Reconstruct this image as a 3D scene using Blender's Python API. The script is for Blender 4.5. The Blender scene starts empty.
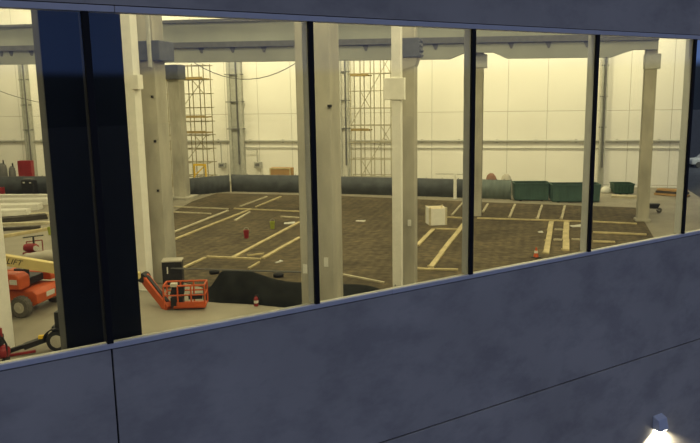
import bpy, bmesh, math, random
from mathutils import Vector, Matrix
random.seed(7)
scene = bpy.context.scene
COL = scene.collection

# ---------------------------------------------------------------- camera maths
FPX, CX, CY, H = 717.0, 350.0, 221.5, 9.5
RM = Matrix(((0.8445980001164044, 0.10619685426073683, -0.5247632288418215),
             (-0.5351543712273381, 0.13770346455801988, -0.833455190640139),
             (-0.01624860472909362, 0.9847639229753707, 0.17313578154302967)))
EYE = Vector((0, 0, H))
def ray(u, v): return RM @ Vector(((u - CX) / FPX, -(v - CY) / FPX, -1.0))
def atZ(u, v, Z=0.0):
    q = ray(u, v); return EYE + q * ((Z - H) / q.z)
def atD(u, v, d): return EYE + ray(u, v) * d
TH = math.radians(43.3)                       # direction of the hall against the facade
EA = Vector((math.cos(TH), math.sin(TH), 0)); EB = Vector((math.sin(TH), -math.cos(TH), 0))
def hall(a, b, z=0.0): return EA * a + EB * b + Vector((0, 0, z))
def onA(u, v, a):
    q = ray(u, v); return EYE + q * ((a - EYE.dot(EA)) / q.dot(EA))
def bz(u, v, a):
    p = onA(u, v, a); return p.dot(EB), p.z
ROT_HALL = TH - math.pi / 2                   # local x = along the far wall to the right, local y = deeper
ROT_VIEW = math.atan2(-0.5321, 0.8465)

# ---------------------------------------------------------------- materials
def mat(name, col, rough=0.7, var=0.18, scale=3.0, metal=0.0, bump=0.0, emis=0.0, stretch=None, spec=0.3, detail=6):
    m = bpy.data.materials.new(name); m.use_nodes = True
    nt = m.node_tree; N = nt.nodes; L = nt.links
    p = N['Principled BSDF']
    p.inputs['Roughness'].default_value = rough; p.inputs['Metallic'].default_value = metal
    p.inputs['Specular IOR Level'].default_value = spec
    tc = N.new('ShaderNodeTexCoord'); mp = N.new('ShaderNodeMapping')
    L.new(tc.outputs['Object'], mp.inputs['Vector'])
    if stretch: mp.inputs['Scale'].default_value = stretch
    no = N.new('ShaderNodeTexNoise'); no.inputs['Scale'].default_value = scale; no.inputs['Detail'].default_value = detail
    L.new(mp.outputs['Vector'], no.inputs['Vector'])
    cr = N.new('ShaderNodeValToRGB')
    cr.color_ramp.elements[0].position = 0.3; cr.color_ramp.elements[1].position = 0.7
    cr.color_ramp.elements[0].color = tuple(c * (1 - var) for c in col) + (1,)
    cr.color_ramp.elements[1].color = tuple(min(1, c * (1 + var)) for c in col) + (1,)
    L.new(no.outputs['Fac'], cr.inputs['Fac']); L.new(cr.outputs['Color'], p.inputs['Base Color'])
    if bump:
        b = N.new('ShaderNodeBump'); b.inputs['Strength'].default_value = bump; b.inputs['Distance'].default_value = 0.02
        L.new(no.outputs['Fac'], b.inputs['Height']); L.new(b.outputs['Normal'], p.inputs['Normal'])
    if emis:
        p.inputs['Emission Color'].default_value = col + (1,); p.inputs['Emission Strength'].default_value = emis
    return m

def facade_concrete():
    m = mat('facade_concrete', (0.42, 0.40, 0.36), 0.9, 0.1, 0.55, spec=0.15)
    nt = m.node_tree; N = nt.nodes; L = nt.links; p = N['Principled BSDF']
    tc = N.new('ShaderNodeTexCoord')
    n2 = N.new('ShaderNodeTexNoise'); n2.inputs['Scale'].default_value = 1.3; n2.inputs['Detail'].default_value = 9; n2.inputs['Roughness'].default_value = 0.62
    mp = N.new('ShaderNodeMapping'); mp.inputs['Scale'].default_value = (0.9, 1, 1.5)
    L.new(tc.outputs['Object'], mp.inputs['Vector']); L.new(mp.outputs['Vector'], n2.inputs['Vector'])
    cr = N.new('ShaderNodeValToRGB')
    cr.color_ramp.elements[0].position = 0.36; cr.color_ramp.elements[0].color = (0.80, 0.80, 0.82, 1)
    cr.color_ramp.elements[1].position = 0.56; cr.color_ramp.elements[1].color = (1.0, 1.0, 1.0, 1)
    L.new(n2.outputs['Fac'], cr.inputs['Fac'])
    mx = N.new('ShaderNodeMixRGB'); mx.blend_type = 'MULTIPLY'; mx.inputs['Fac'].default_value = 1
    src = p.inputs['Base Color'].links[0].from_socket
    L.new(src, mx.inputs['Color1']); L.new(cr.outputs['Color'], mx.inputs['Color2']); L.new(mx.outputs['Color'], p.inputs['Base Color'])
    return m

ZSEAM = 14.8 - bz(480, 112, 76.0)[1]
def panel_wall():
    """cream sandwich-panel wall with thin seams: local x along the wall, z up"""
    m = mat('cream_wall_panels', (0.84, 0.82, 0.74), 0.75, 0.03, 0.25)
    nt = m.node_tree; N = nt.nodes; L = nt.links; p = N['Principled BSDF']
    tc = N.new('ShaderNodeTexCoord'); sx = N.new('ShaderNodeSeparateXYZ'); L.new(tc.outputs['Object'], sx.inputs[0])
    def seam(out, period, w, off):
        a = N.new('ShaderNodeMath'); a.operation = 'ADD'; a.inputs[1].default_value = off; L.new(out, a.inputs[0])
        d = N.new('ShaderNodeMath'); d.operation = 'DIVIDE'; d.inputs[1].default_value = period; L.new(a.outputs[0], d.inputs[0])
        f = N.new('ShaderNodeMath'); f.operation = 'FRACT'; L.new(d.outputs[0], f.inputs[0])
        g = N.new('ShaderNodeMath'); g.operation = 'LESS_THAN'; g.inputs[1].default_value = w / period; L.new(f.outputs[0], g.inputs[0])
        return g.outputs[0]
    mxm = N.new('ShaderNodeMath'); mxm.operation = 'MAXIMUM'
    L.new(seam(sx.outputs['X'], 3.9, 0.06, 100.3), mxm.inputs[0]); L.new(seam(sx.outputs['Z'], 7.4, 0.06, ZSEAM), mxm.inputs[1])
    mx = N.new('ShaderNodeMixRGB'); src = p.inputs['Base Color'].links[0].from_socket
    L.new(src, mx.inputs['Color1']); mx.inputs['Color2'].default_value = (0.5, 0.48, 0.42, 1)
    L.new(mxm.outputs[0], mx.inputs['Fac']); L.new(mx.outputs['Color'], p.inputs['Base Color'])
    return m

def slab_material():
    """dark rebar-covered slab: fine grid of bars in two directions over dark brown"""
    m = mat('dark_mesh_slab', (0.085, 0.066, 0.036), 0.9, 0.35, 0.35)
    nt = m.node_tree; N = nt.nodes; L = nt.links; p = N['Principled BSDF']
    tc = N.new('ShaderNodeTexCoord')
    mp = N.new('ShaderNodeMapping'); mp.inputs['Rotation'].default_value = (0, 0, -TH)
    L.new(tc.outputs['Object'], mp.inputs['Vector'])
    w1 = N.new('ShaderNodeTexWave'); w1.bands_direction = 'X'; w1.inputs['Scale'].default_value = 0.55; w1.inputs['Distortion'].default_value = 0.6
    w2 = N.new('ShaderNodeTexWave'); w2.bands_direction = 'Y'; w2.inputs['Scale'].default_value = 0.55; w2.inputs['Distortion'].default_value = 0.6
    for w in (w1, w2): L.new(mp.outputs['Vector'], w.inputs['Vector'])
    ad = N.new('ShaderNodeMath'); ad.operation = 'ADD'; L.new(w1.outputs['Fac'], ad.inputs[0]); L.new(w2.outputs['Fac'], ad.inputs[1])
    mr = N.new('ShaderNodeMapRange'); mr.inputs['From Max'].default_value = 2; mr.inputs['To Min'].default_value = 0.84; mr.inputs['To Max'].default_value = 1.2
    L.new(ad.outputs[0], mr.inputs['Value'])
    n2 = N.new('ShaderNodeTexNoise'); n2.inputs['Scale'].default_value = 2.2; n2.inputs['Detail'].default_value = 8; L.new(tc.outputs['Object'], n2.inputs['Vector'])
    m2 = N.new('ShaderNodeMapRange'); m2.inputs['From Min'].default_value = 0.3; m2.inputs['From Max'].default_value = 0.7
    m2.inputs['To Min'].default_value = 0.6; m2.inputs['To Max'].default_value = 1.4; L.new(n2.outputs['Fac'], m2.inputs['Value'])
    mu = N.new('ShaderNodeMath'); mu.operation = 'MULTIPLY'; L.new(mr.outputs[0], mu.inputs[0]); L.new(m2.outputs[0], mu.inputs[1])
    mx = N.new('ShaderNodeMixRGB'); mx.blend_type = 'MULTIPLY'; mx.inputs['Fac'].default_value = 1
    src = p.inputs['Base Color'].links[0].from_socket
    L.new(src, mx.inputs['Color1']); L.new(mu.outputs[0], mx.inputs['Color2']); L.new(mx.outputs['Color'], p.inputs['Base Color'])
    return m

def glass_material():
    m = bpy.data.materials.new('window_glass'); m.use_nodes = True
    nt = m.node_tree; N = nt.nodes; L = nt.links
    for n in list(N): N.remove(n)
    out = N.new('ShaderNodeOutputMaterial'); mix = N.new('ShaderNodeMixShader')
    tr = N.new('ShaderNodeBsdfTransparent'); tr.inputs['Color'].default_value = (0.86, 0.87, 0.80, 1)
    gl = N.new('ShaderNodeBsdfGlossy'); gl.inputs['Roughness'].default_value = 0.015; gl.inputs['Color'].default_value = (0.9, 0.94, 1, 1)
    # Schlick reflectance from the angle to the pane, the same from both sides
    ge = N.new('ShaderNodeNewGeometry'); dt = N.new('ShaderNodeVectorMath'); dt.operation = 'DOT_PRODUCT'
    L.new(ge.outputs['Incoming'], dt.inputs[0]); L.new(ge.outputs['Normal'], dt.inputs[1])
    ab = N.new('ShaderNodeMath'); ab.operation = 'ABSOLUTE'; L.new(dt.outputs['Value'], ab.inputs[0])
    om = N.new('ShaderNodeMath'); om.operation = 'SUBTRACT'; om.inputs[0].default_value = 1.0; L.new(ab.outputs[0], om.inputs[1])
    pw = N.new('ShaderNodeMath'); pw.operation = 'POWER'; pw.inputs[1].default_value = 5.0; L.new(om.outputs[0], pw.inputs[0])
    fr = N.new('ShaderNodeMath'); fr.operation = 'MULTIPLY_ADD'; fr.inputs[1].default_value = 0.95; fr.inputs[2].default_value = 0.05; L.new(pw.outputs[0], fr.inputs[0])
    no = N.new('ShaderNodeTexNoise'); no.inputs['Scale'].default_value = 0.6
    bp = N.new('ShaderNodeBump'); bp.inputs['Strength'].default_value = 0.02; bp.inputs['Distance'].default_value = 0.05
    tc = N.new('ShaderNodeTexCoord'); L.new(tc.outputs['Object'], no.inputs['Vector'])
    L.new(no.outputs['Fac'], bp.inputs['Height']); L.new(bp.outputs['Normal'], gl.inputs['Normal'])
    L.new(fr.outputs[0], mix.inputs[0]); L.new(tr.outputs[0], mix.inputs[1]); L.new(gl.outputs[0], mix.inputs[2])
    L.new(mix.outputs[0], out.inputs['Surface'])
    return m

M = dict(
    facade=facade_concrete(), cream=panel_wall(), slab=slab_material(), glass=glass_material(),
    floor=mat('pale_concrete_floor', (0.27, 0.245, 0.185), 0.6, 0.15, 0.5),
    asphalt=mat('asphalt', (0.07, 0.075, 0.085), 0.9, 0.2, 0.8),
    ceil=mat('grey_ceiling', (0.5, 0.5, 0.46), 0.9, 0.05),
    alu=mat('blue_grey_aluminium', (0.56, 0.57, 0.60), 0.5, 0.04, 3.0, metal=0.0),
    fin=mat('grey_mullion_fin', (0.66, 0.66, 0.60), 0.5, 0.05),
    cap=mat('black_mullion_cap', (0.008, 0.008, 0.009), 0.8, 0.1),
    blackpanel=mat('black_column_cladding', (0.006, 0.007, 0.010), 0.5, 0.1),
    sidegrey=mat('grey_column_side', (0.085, 0.085, 0.08), 0.7, 0.05),
    innersill=mat('inner_sill', (0.62, 0.60, 0.52), 0.6, 0.05),
    conc=mat('column_concrete', (0.39, 0.37, 0.30), 0.85, 0.24, 1.1, stretch=(1, 1, 0.35)),
    white=mat('white_painted_steel', (0.78, 0.76, 0.68), 0.55, 0.05),
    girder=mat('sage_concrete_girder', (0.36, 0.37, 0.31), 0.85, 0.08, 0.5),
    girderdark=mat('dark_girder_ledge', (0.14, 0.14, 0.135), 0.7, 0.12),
    bracket=mat('dark_blue_steel', (0.10, 0.105, 0.115), 0.6, 0.15),
    barrier=mat('charcoal_barrier_fabric', (0.075, 0.082, 0.085), 0.85, 0.2, 1.2),
    teal=mat('teal_painted_steel', (0.06, 0.11, 0.09), 0.6, 0.2, 1.0),
    tealpale=mat('pale_teal_panel', (0.14, 0.17, 0.155), 0.7, 0.15, 1.0),
    green=mat('dark_green_steel', (0.035, 0.075, 0.045), 0.6, 0.2),
    timber=mat('yellow_formwork_timber', (0.50, 0.42, 0.23), 0.8, 0.2, 2.0),
    timberpale=mat('pale_timber', (0.50, 0.45, 0.31), 0.8, 0.2, 2.0),
    timberdark=mat('dark_timber', (0.06, 0.052, 0.04), 0.85, 0.3, 2.0),
    ply=mat('orange_plywood', (0.40, 0.24, 0.10), 0.8, 0.15, 1.0),
    orange=mat('orange_paint', (0.52, 0.095, 0.024), 0.45, 0.1, 2.0),
    red=mat('red_paint', (0.24, 0.022, 0.025), 0.5, 0.15, 2.0),
    boom=mat('cream_yellow_boom_paint', (0.66, 0.53, 0.22), 0.5, 0.06, 2.0),
    yellow=mat('yellow_paint', (0.75, 0.50, 0.04), 0.5, 0.1),
    rubber=mat('grey_rubber', (0.12, 0.11, 0.09), 0.85, 0.25, 8.0),
    black=mat('black_metal', (0.02, 0.02, 0.02), 0.5, 0.2),
    tarp=mat('black_tarpaulin', (0.013, 0.014, 0.012), 0.8, 0.4, 1.5, bump=0.3, spec=0.05),
    greytarp=mat('grey_tarp', (0.45, 0.42, 0.34), 0.8, 0.15, 1.5),
    rubble=mat('brown_rubble', (0.22, 0.12, 0.085), 0.9, 0.25, 2.0),
    steel=mat('galvanised_steel', (0.42, 0.42, 0.37), 0.5, 0.1, metal=0.0),
    scaff=mat('scaffold_tube', (0.30, 0.27, 0.17), 0.5, 0.1),
    scaffpale=mat('pale_scaffold_tube', (0.42, 0.39, 0.28), 0.5, 0.1),
    plank=mat('scaffold_plank', (0.36, 0.27, 0.12), 0.8, 0.15),
    paper=mat('white_paper', (0.66, 0.65, 0.58), 0.8, 0.02),
    sagegreen=mat('lime_plastic', (0.30, 0.34, 0.05), 0.5, 0.1),
    lampbody=mat('grey_lamp_housing', (0.50, 0.54, 0.62), 0.5, 0.03),
    lens=mat('lamp_lens', (1.0, 0.93, 0.72), 0.4, 0.0, emis=25.0),
    highbay=mat('high_bay_lens', (1.0, 0.92, 0.7), 0.4, 0.0, emis=3.0),
    foliage=mat('dark_foliage', (0.02, 0.03, 0.02), 0.95, 0.3, 1.0),
)

# ---------------------------------------------------------------- mesh builder
class MB:
    def __init__(s): s.bm = bmesh.new()
    def _add(s, verts, faces):
        vs = [s.bm.verts.new(v) for v in verts]
        for f in faces:
            try: s.bm.faces.new([vs[i] for i in f])
            except ValueError: pass
        return vs
    def box(s, c, size, rz=0.0, mtx=None):
        hx, hy, hz = [k / 2 for k in size]
        R = Matrix.Rotation(rz, 3, 'Z') if mtx is None else mtx
        vs = [Vector(c) + R @ Vector((x, y, z)) for z in (-hz, hz) for y in (-hy, hy) for x in (-hx, hx)]
        s._add(vs, [(0, 2, 3, 1), (4, 5, 7, 6), (0, 1, 5, 4), (2, 6, 7, 3), (0, 4, 6, 2), (1, 3, 7, 5)]); return s
    def beam(s, p, q, w, h, up=Vector((0, 0, 1))):
        p, q = Vector(p), Vector(q); d = (q - p); L = d.length; d.normalize()
        if abs(d.dot(up)) > 0.99: up = Vector((0, 1, 0))
        sx = d.cross(up).normalized(); uz = sx.cross(d).normalized()
        m = Matrix((d, sx, uz)).transposed()
        return s.box((p + q) / 2, (L, w, h), mtx=m)
    def tube(s, p, q, r, n=8, r2=None):
        p, q = Vector(p), Vector(q); d = (q - p).normalized()
        up = Vector((0, 0, 1)) if abs(d.z) < 0.9 else Vector((1, 0, 0))
        x = d.cross(up).normalized(); y = d.cross(x).normalized(); r2 = r if r2 is None else r2
        vs = []
        for c, rr in ((p, r), (q, r2)):
            for k in range(n):
                t = 2 * math.pi * k / n; vs.append(c + (x * math.cos(t) + y * math.sin(t)) * rr)
        s._add(vs, [tuple(range(n - 1, -1, -1)), tuple(range(n, 2 * n))] + [(k, (k + 1) % n, n + (k + 1) % n, n + k) for k in range(n)]); return s
    def path(s, pts, r, n=6):
        for a, b in zip(pts[:-1], pts[1:]): s.tube(a, b, r, n)
        return s
    def prism(s, poly, vec):
        """polygon of 3-D points swept along vec"""
        n = len(poly); vec = Vector(vec)
        vs = [Vector(p) for p in poly] + [Vector(p) + vec for p in poly]
        s._add(vs, [tuple(range(n - 1, -1, -1)), tuple(range(n, 2 * n))] + [(k, (k + 1) % n, n + (k + 1) % n, n + k) for k in range(n)]); return s
    def lathe(s, prof, c=(0, 0, 0), axis='Z', n=20):
        vs = []; c = Vector(c)
        for r, h in prof:
            for k in range(n):
                t = 2 * math.pi * k / n; a, b = r * math.cos(t), r * math.sin(t)
                vs.append(c + (Vector((a, b, h)) if axis == 'Z' else Vector((a, h, b)) if axis == 'Y' else Vector((h, a, b))))
        m = len(prof); fs = [tuple(range(n)), tuple(range((m - 1) * n, m * n))]
        for i in range(m - 1):
            for k in range(n): fs.append((i * n + k, i * n + (k + 1) % n, (i + 1) * n + (k + 1) % n, (i + 1) * n + k))
        s._add(vs, fs); return s
    def build(s, name, m, parent=None, bevel=0.0, smooth=False, loc=(0, 0, 0), rz=0.0):
        bmesh.ops.recalc_face_normals(s.bm, faces=s.bm.faces)
        me = bpy.data.meshes.new(name); s.bm.to_mesh(me); s.bm.free()
        if smooth:
            for p in me.polygons: p.use_smooth = True
        o = bpy.data.objects.new(name, me); COL.objects.link(o); me.materials.append(M[m] if isinstance(m, str) else m)
        o.location = loc; o.rotation_euler.z = rz
        if parent: o.parent = parent
        if bevel:
            b = o.modifiers.new('bevel', 'BEVEL'); b.width = bevel; b.segments = 2; b.limit_method = 'ANGLE'
        return o

def tag(o, label, cat, group=None, kind=None):
    o['label'] = label; o['category'] = cat
    if group: o['group'] = group
    if kind: o['kind'] = kind
    return o
def thing(name, label, cat, loc=(0, 0, 0), rz=0.0, group=None):
    o = bpy.data.objects.new(name, None); COL.objects.link(o); o.empty_display_size = 0.2
    o.location = loc; o.rotation_euler.z = rz
    return tag(o, label, cat, group)
def struct(o): o['kind'] = 'structure'; return o
def sempty(name, loc=(0, 0, 0), rz=0.0):
    o = bpy.data.objects.new(name, None); COL.objects.link(o); o.location = loc; o.rotation_euler.z = rz
    return struct(o)

# ================================================================ FACADE
YO, YG, YI = 8.672, 8.70, 8.80           # outer face, glass, inner face
ZS, ZH = 6.558, 10.487                    # glass bottom and top
XL, XR = -24.0, 31.0
# lower wall: panels with open joints over a dark recess
lw = sempty('wall_front_lower')
MB().box(((XL + XR) / 2, (YO + 0.04 + YI) / 2, (ZS - 0.07) / 2), (XR - XL, YI - YO - 0.04, ZS - 0.07)).build('joint_backing', 'cap', lw)  # black shows in the joints and paints the shadow line under the sill
joints = [XL, -16.9, -7.45, 1.98, 20.6, XR]
for x0, x1 in zip(joints[:-1], joints[1:]):
    for z0, z1 in ((0.0, 4.085), (4.112, ZS - 0.082)):
        MB().box(((x0 + x1) / 2, YO + 0.03, (z0 + z1) / 2), (x1 - x0 - 0.022, 0.06, z1 - z0)).build('wall_panel', 'facade', lw, bevel=0.006)
uw = sempty('wall_front_upper')
for x0, x1 in zip(joints[:-1], joints[1:]):
    MB().box(((x0 + x1) / 2, (YO + YI) / 2, (ZH + 0.085 + 21) / 2), (x1 - x0 - 0.002, YI - YO, 21 - ZH - 0.085)).build('wall_panel', 'facade', uw)
# aluminium sill and header, in lengths with a small joint
mull = [1.97 + 2.915 * k for k in range(-9, 11)]
s1 = sempty('trim_1'); s2 = sempty('trim_2')
xs = [XL, -9.2, -1.0, 6.2, 17.5, XR]
for a, b in zip(xs[:-1], xs[1:]):
    MB().prism([(a, YO - 0.012, ZS - 0.066), (a, YG, ZS - 0.066), (a, YG, ZS + 0.004), (a, YG - 0.01, ZS + 0.004), (a, YO - 0.012, ZS - 0.002)], (b - a - 0.008, 0, 0)).build('sill_length', 'alu', s1, bevel=0.004)
xs = [XL, -9.4, 2.3, 12.95, 22.5, XR]
for a, b in zip(xs[:-1], xs[1:]):
    MB().box(((a + b) / 2, (YO - 0.012 + YI) / 2, ZH + 0.036), (b - a - 0.008, YI - YO + 0.012, 0.072)).build('header_length', 'alu', s2, bevel=0.004)
MB().box(((XL + XR) / 2, YG + 0.05, ZS - 0.036), (XR - XL, 0.1, 0.066)).build('inner_sill', 'innersill', s1, bevel=0.01)
MB().box(((XL + XR) / 2, YO + 0.05, ZH + 0.078), (XR - XL, 0.06, 0.012)).build('painted_shadow_strip', 'cap', s2)  # black strip painted in for the shadow line above the header
# windows: pane + the mullion on its right side
nwin = 0
for x0, x1 in zip(mull[:-1], mull[1:]):
    if x1 > XR: break
    nwin += 1
    w = sempty('window_%d' % nwin)
    MB().box(((x0 + x1) / 2, YG, (ZS + ZH) / 2), (x1 - x0 - 0.05, 0.012, ZH - ZS)).build('pane', 'glass', w)
    mm = MB().box((x1, YG - 0.017, (ZS + ZH) / 2), (0.075, 0.05, ZH - ZS)).build('mullion', 'cap', w, bevel=0.005)
    MB().box((x1, YG + 0.085, (ZS + ZH) / 2), (0.07, 0.15, ZH - ZS)).build('mullion_fin', 'cap' if abs(x1 - 1.97) < 0.1 else 'fin', mm)
# black clad perimeter column behind the glass
pc = thing('perimeter_column', 'wide black clad column close behind the glass, grey on its side', 'column')
MB().box((1.98, 8.99, 10.49), (0.92, 0.05, 21 - 0.05)).build('front_cladding', 'blackpanel', pc)
MB().box((1.98, 9.21, 10.49), (0.92, 0.38, 21 - 0.05)).build('core', 'sidegrey', pc)

# ================================================================ SHELL
AF = 76.0                               # the far wall
BR = bz(689.5, 120, AF)[0]; BL = -78.0
def ab_on_front(b): return (YI + 0.725374 * b) / 0.688355     # a where the hall line b meets the facade
ZC = 21.0
fl = [Vector((XL, YI, 0)), Vector((XR, YI, 0))]
pr = hall(ab_on_front(BR), BR)
poly = [Vector((-24, YI - 0.02, 0)), Vector((pr.x, YI - 0.02, 0)), hall(AF, BR), hall(AF, BL), Vector((-24, hall(AF, BL).y - 0.1, 0))]
struct(MB().prism([p + Vector((0, 0, -0.3)) for p in poly], (0, 0, 0.3)).build('floor', 'floor'))
struct(MB().prism([p + Vector((0, 0, ZC)) for p in poly], (0, 0, 0.3)).build('ceiling', 'ceil'))
struct(MB().box(((BL + BR) / 2, 0.15, ZC / 2), (BR - BL, 0.3, ZC)).build('wall_far', 'cream', loc=hall(AF, 0), rz=ROT_HALL))
p0 = Vector((-24, YI, 0)); p1 = Vector((-24, hall(AF, BL).y, 0))
struct(MB().beam(p0 + Vector((0, 0, ZC / 2)), p1 + Vector((0, 0, ZC / 2)), 0.3, ZC).build('wall_left', 'cream'))
a0 = ab_on_front(BR)
wr = sempty('wall_right', hall(0, BR), ROT_HALL)
MB().box((0.15, (a0 + 56) / 2, ZC / 2), (0.3, 56 - a0, ZC)).build('wall_panel', 'cream', wr)
MB().box((0.15, (56 + AF) / 2, (17 + ZC) / 2), (0.3, AF - 56, ZC - 17)).build('lintel_panel', 'cream', wr)
struct(MB().box((0, 0, -0.2), (600, 600, 0.1), 0).build('ground', 'asphalt', loc=(40, 40, -0.15)))

# dark slab in the middle of the floor
sp = [(217, 193.6), (345, 196.5), (480, 202.5), (636, 208.2), (662, 252), (650, 290), (520, 330), (390, 330), (300, 296), (212, 290), (178, 281), (120, 268), (120, 222), (172, 213), (192, 202)]
so = MB().prism([atZ(u, v, 0.0) for u, v in sp], (0, 0, 0.05)).build('floor_slab', 'slab'); struct(so)

# ================================================================ COLUMNS
def concrete_column(px, side, label, top=ZC, base=None, sleeve=None, rz=ROT_HALL, m='conc', extra=None):
    p = atZ(*px)
    t = thing('concrete_column', label, 'column', p, rz)
    MB().box((0, 0, top / 2), (side, side, top - 0.02)).build('shaft', m, t, bevel=0.04)
    if extra: extra(t)
    return t, p
def zat(u, v, p):                        # height seen at pixel row v above the ground point p
    d = -(RM.transposed() @ (p - EYE)).z
    return (EYE + ray(u, v) * d).z
def extraA(t):
    p = t.location
    z0, z1 = zat(150, 63.5, p), zat(150, 45, p)
    MB().box((0.18, 0, (z0 + z1) / 2), (1.62, 1.5, z1 - z0)).build('steel_sleeve', 'bracket', t, bevel=0.04)
    MB().box((0.50, -0.84, 14.0), (0.20, 0.16, 6.0)).build('downpipe', 'steel', t, bevel=0.05)
    MB().box((-0.5, -0.57, 2.6), (0.16, 0.012, 0.24)).build('paper_tag', 'paper', t)
    s = MB()
    for z in (4.9, 7.4, 9.6): s.box((0.35, -0.59, z), (0.1, 0.1, 0.12))
    s.build('anchor_bolts', 'black', t)
tA, pA = concrete_column((163.5, 281), 1.10, 'grey concrete column with dark steel sleeve near the orange lift basket', extra=extraA)
def extraB(t):
    MB().box((-0.4, -0.56, 4.1), (0.14, 0.012, 0.3)).build('paper_tag', 'paper', t)
    MB().box((0.30, -0.56, 4.35), (0.14, 0.012, 0.3)).build('paper_tag', 'paper', t)
    MB().box((0.53, -0.57, 9.2), (0.12, 0.12, 0.07)).build('anchor_bolt', 'black', t)
concrete_column((325, 385), 1.1, 'wide beige concrete column right behind the second black mullion', extra=extraB)
def extraC(t):
    p = t.location; z0, z1 = zat(408, 60, p), zat(408, 42, p)
    s = MB().box((0.12, 0, (z0 + z1) / 2), (1.05, 1.05, z1 - z0))
    for k in range(4): s.box((0.66, 0, z0 + (z1 - z0) * (k + 0.5) / 4), (0.1, 0.9, 0.1))
    s.build('steel_sleeve', 'bracket', t, bevel=0.03)
    MB().prism([(-0.3, -0.46, z0), (0.55, -0.46, z0), (0.45, -0.46, z0 - 0.35), (-0.3, -0.46, z0 - 0.6)], (0, 0.9, 0)).build('haunch', 'conc', t)
    MB().box((0.18, -0.455, 3.6), (0.16, 0.012, 0.3)).build('paper_tag', 'paper', t)
concrete_column((407.5, 294.6), 0.84, 'slim grey concrete column behind the white post, mid hall', extra=extraC)
def extraD(t):
    p = t.location; z0, z1 = zat(177, 80, p), zat(177, 66, p)
    s = MB().box((-0.1, 0, (z0 + z1) / 2), (1.5, 1.6, z1 - z0))
    s.build('steel_cap', 'bracket', t, bevel=0.05)
    MB().box((0, 0, 0.12), (2.3, 2.3, 0.24)).build('footing', 'conc', t, bevel=0.03)
concrete_column((182.5, 198.3), 1.15, 'thick weathered concrete column in front of the left scaffold', top=12.6, extra=extraD, m='conc')
def extraE(t):
    p = t.location; z0, z1 = zat(648, 70, p), zat(648, 55.5, p)
    MB().box((0.08, 0, (z0 + z1) / 2), (1.05, 1.0, z1 - z0)).build('bearing_block', 'steel', t, bevel=0.04)
    MB().box((0, 0, 0.1), (1.05, 1.05, 0.2)).build('footing', 'conc', t, bevel=0.03)
tE, pE = concrete_column((642, 221), 0.8, 'concrete column with a grey bearing block at the right end of the girder', top=14.0, extra=extraE)
def extraF(t):
    p = t.location; z0, z1 = zat(478, 69, p), zat(478, 56, p)
    MB().box((0.12, 0, (z0 + z1) / 2), (1.05, 1.0, z1 - z0)).build('bearing_block', 'steel', t, bevel=0.04)
concrete_column((476.2, 216), 0.8, 'concrete column mostly hidden behind the third black mullion', top=13.5, extra=extraF)
concrete_column((-6.5, 353), 1.1, 'pale column cut by the left picture edge, beside the boom lift', m='white')

def white_post(px, side, label, boxz, bs, bh, ox):
    t = thing('steel_post', label, 'post', atZ(*px), ROT_HALL)
    MB().box((0, 0, ZC / 2), (side, side, ZC - 0.02)).build('shaft', 'white', t, bevel=0.03)
    MB().box((ox, -side * 0.3, boxz), (bs, side * 0.75, bh)).build('junction_box', 'white', t, bevel=0.02)
    MB().box((0, 0, 0.03), (side * 1.5, side * 1.5, 0.06)).build('base_plate', 'steel', t)
    MB().box((-side * 0.2, -side * 0.52, 0.9), (0.05, 0.05, 0.05)).build('anchor_bolt', 'black', t)
    return t
white_post((145.5, 289), 0.63, 'white steel post left of the sleeved concrete column', 10.3, 0.42, 0.68, 0.39)
white_post((398, 303), 0.42, 'white steel post in front of the slim concrete column', 9.75, 0.92, 0.95, -0.08)

# crane girder across the hall
AG = 55.2
g = thing('crane_girder', 'long pale grey girder running across the whole hall above the columns', 'girder', hall(AG, 0, -0.12), ROT_HALL)
g.rotation_euler = (0, 0.016, ROT_HALL)
bE = bz(654, 48, AG)[0]; bF = bz(478, 60, AG)[0]; bLft = -58.0
zb = bz(400, 60.5, AG)[1]; zt = bz(240, 25, AG)[1]; zl0 = bz(340, 47.5, AG)[1]; zl1 = bz(340, 41.5, AG)[1]
print('girder', bE, bF, zb, zl0, zl1, zt, bz(200, 62, AG), bz(560, 59, AG), bz(10, 65, AG))
prof = [(bLft, zb), (bF - 2.3, zb), (bF - 1.2, zb + 0.45), (bF + 0.9, zb + 0.45), (bF + 1.9, zb), (bE - 3.0, zb), (bE - 1.5, zb + 0.5), (bE, zb + 0.5), (bE, zl0), (bLft, zl0)]
MB().prism([(x, -0.35, z) for x, z in prof], (0, 0.7, 0)).build('lower_web', 'girder', g)
MB().box(((bLft + bE) / 2, 0.25, (zl1 + zt) / 2), (bE - bLft, 0.5, zt - zl1)).build('upper_web', 'girder', g)
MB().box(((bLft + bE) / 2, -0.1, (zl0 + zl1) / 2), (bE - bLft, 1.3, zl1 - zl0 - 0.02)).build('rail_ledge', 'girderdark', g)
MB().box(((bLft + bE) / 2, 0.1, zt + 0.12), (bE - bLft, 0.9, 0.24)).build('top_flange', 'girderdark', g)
for u in (2, 12, 32, 201, 232, 263, 364, 433, 508, 545, 583):
    b = bz(u, 52, AG)[0]
    MB().prism([(b - 0.22, -0.45, zl0 - 0.02), (b + 0.22, -0.45, zl0 - 0.02), (b + 0.1, -0.45, zl0 - 0.42), (b - 0.02, -0.45, zl0 - 0.42)], (0, 0.1, 0)).build('hook_bracket', 'girderdark', g)

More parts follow.
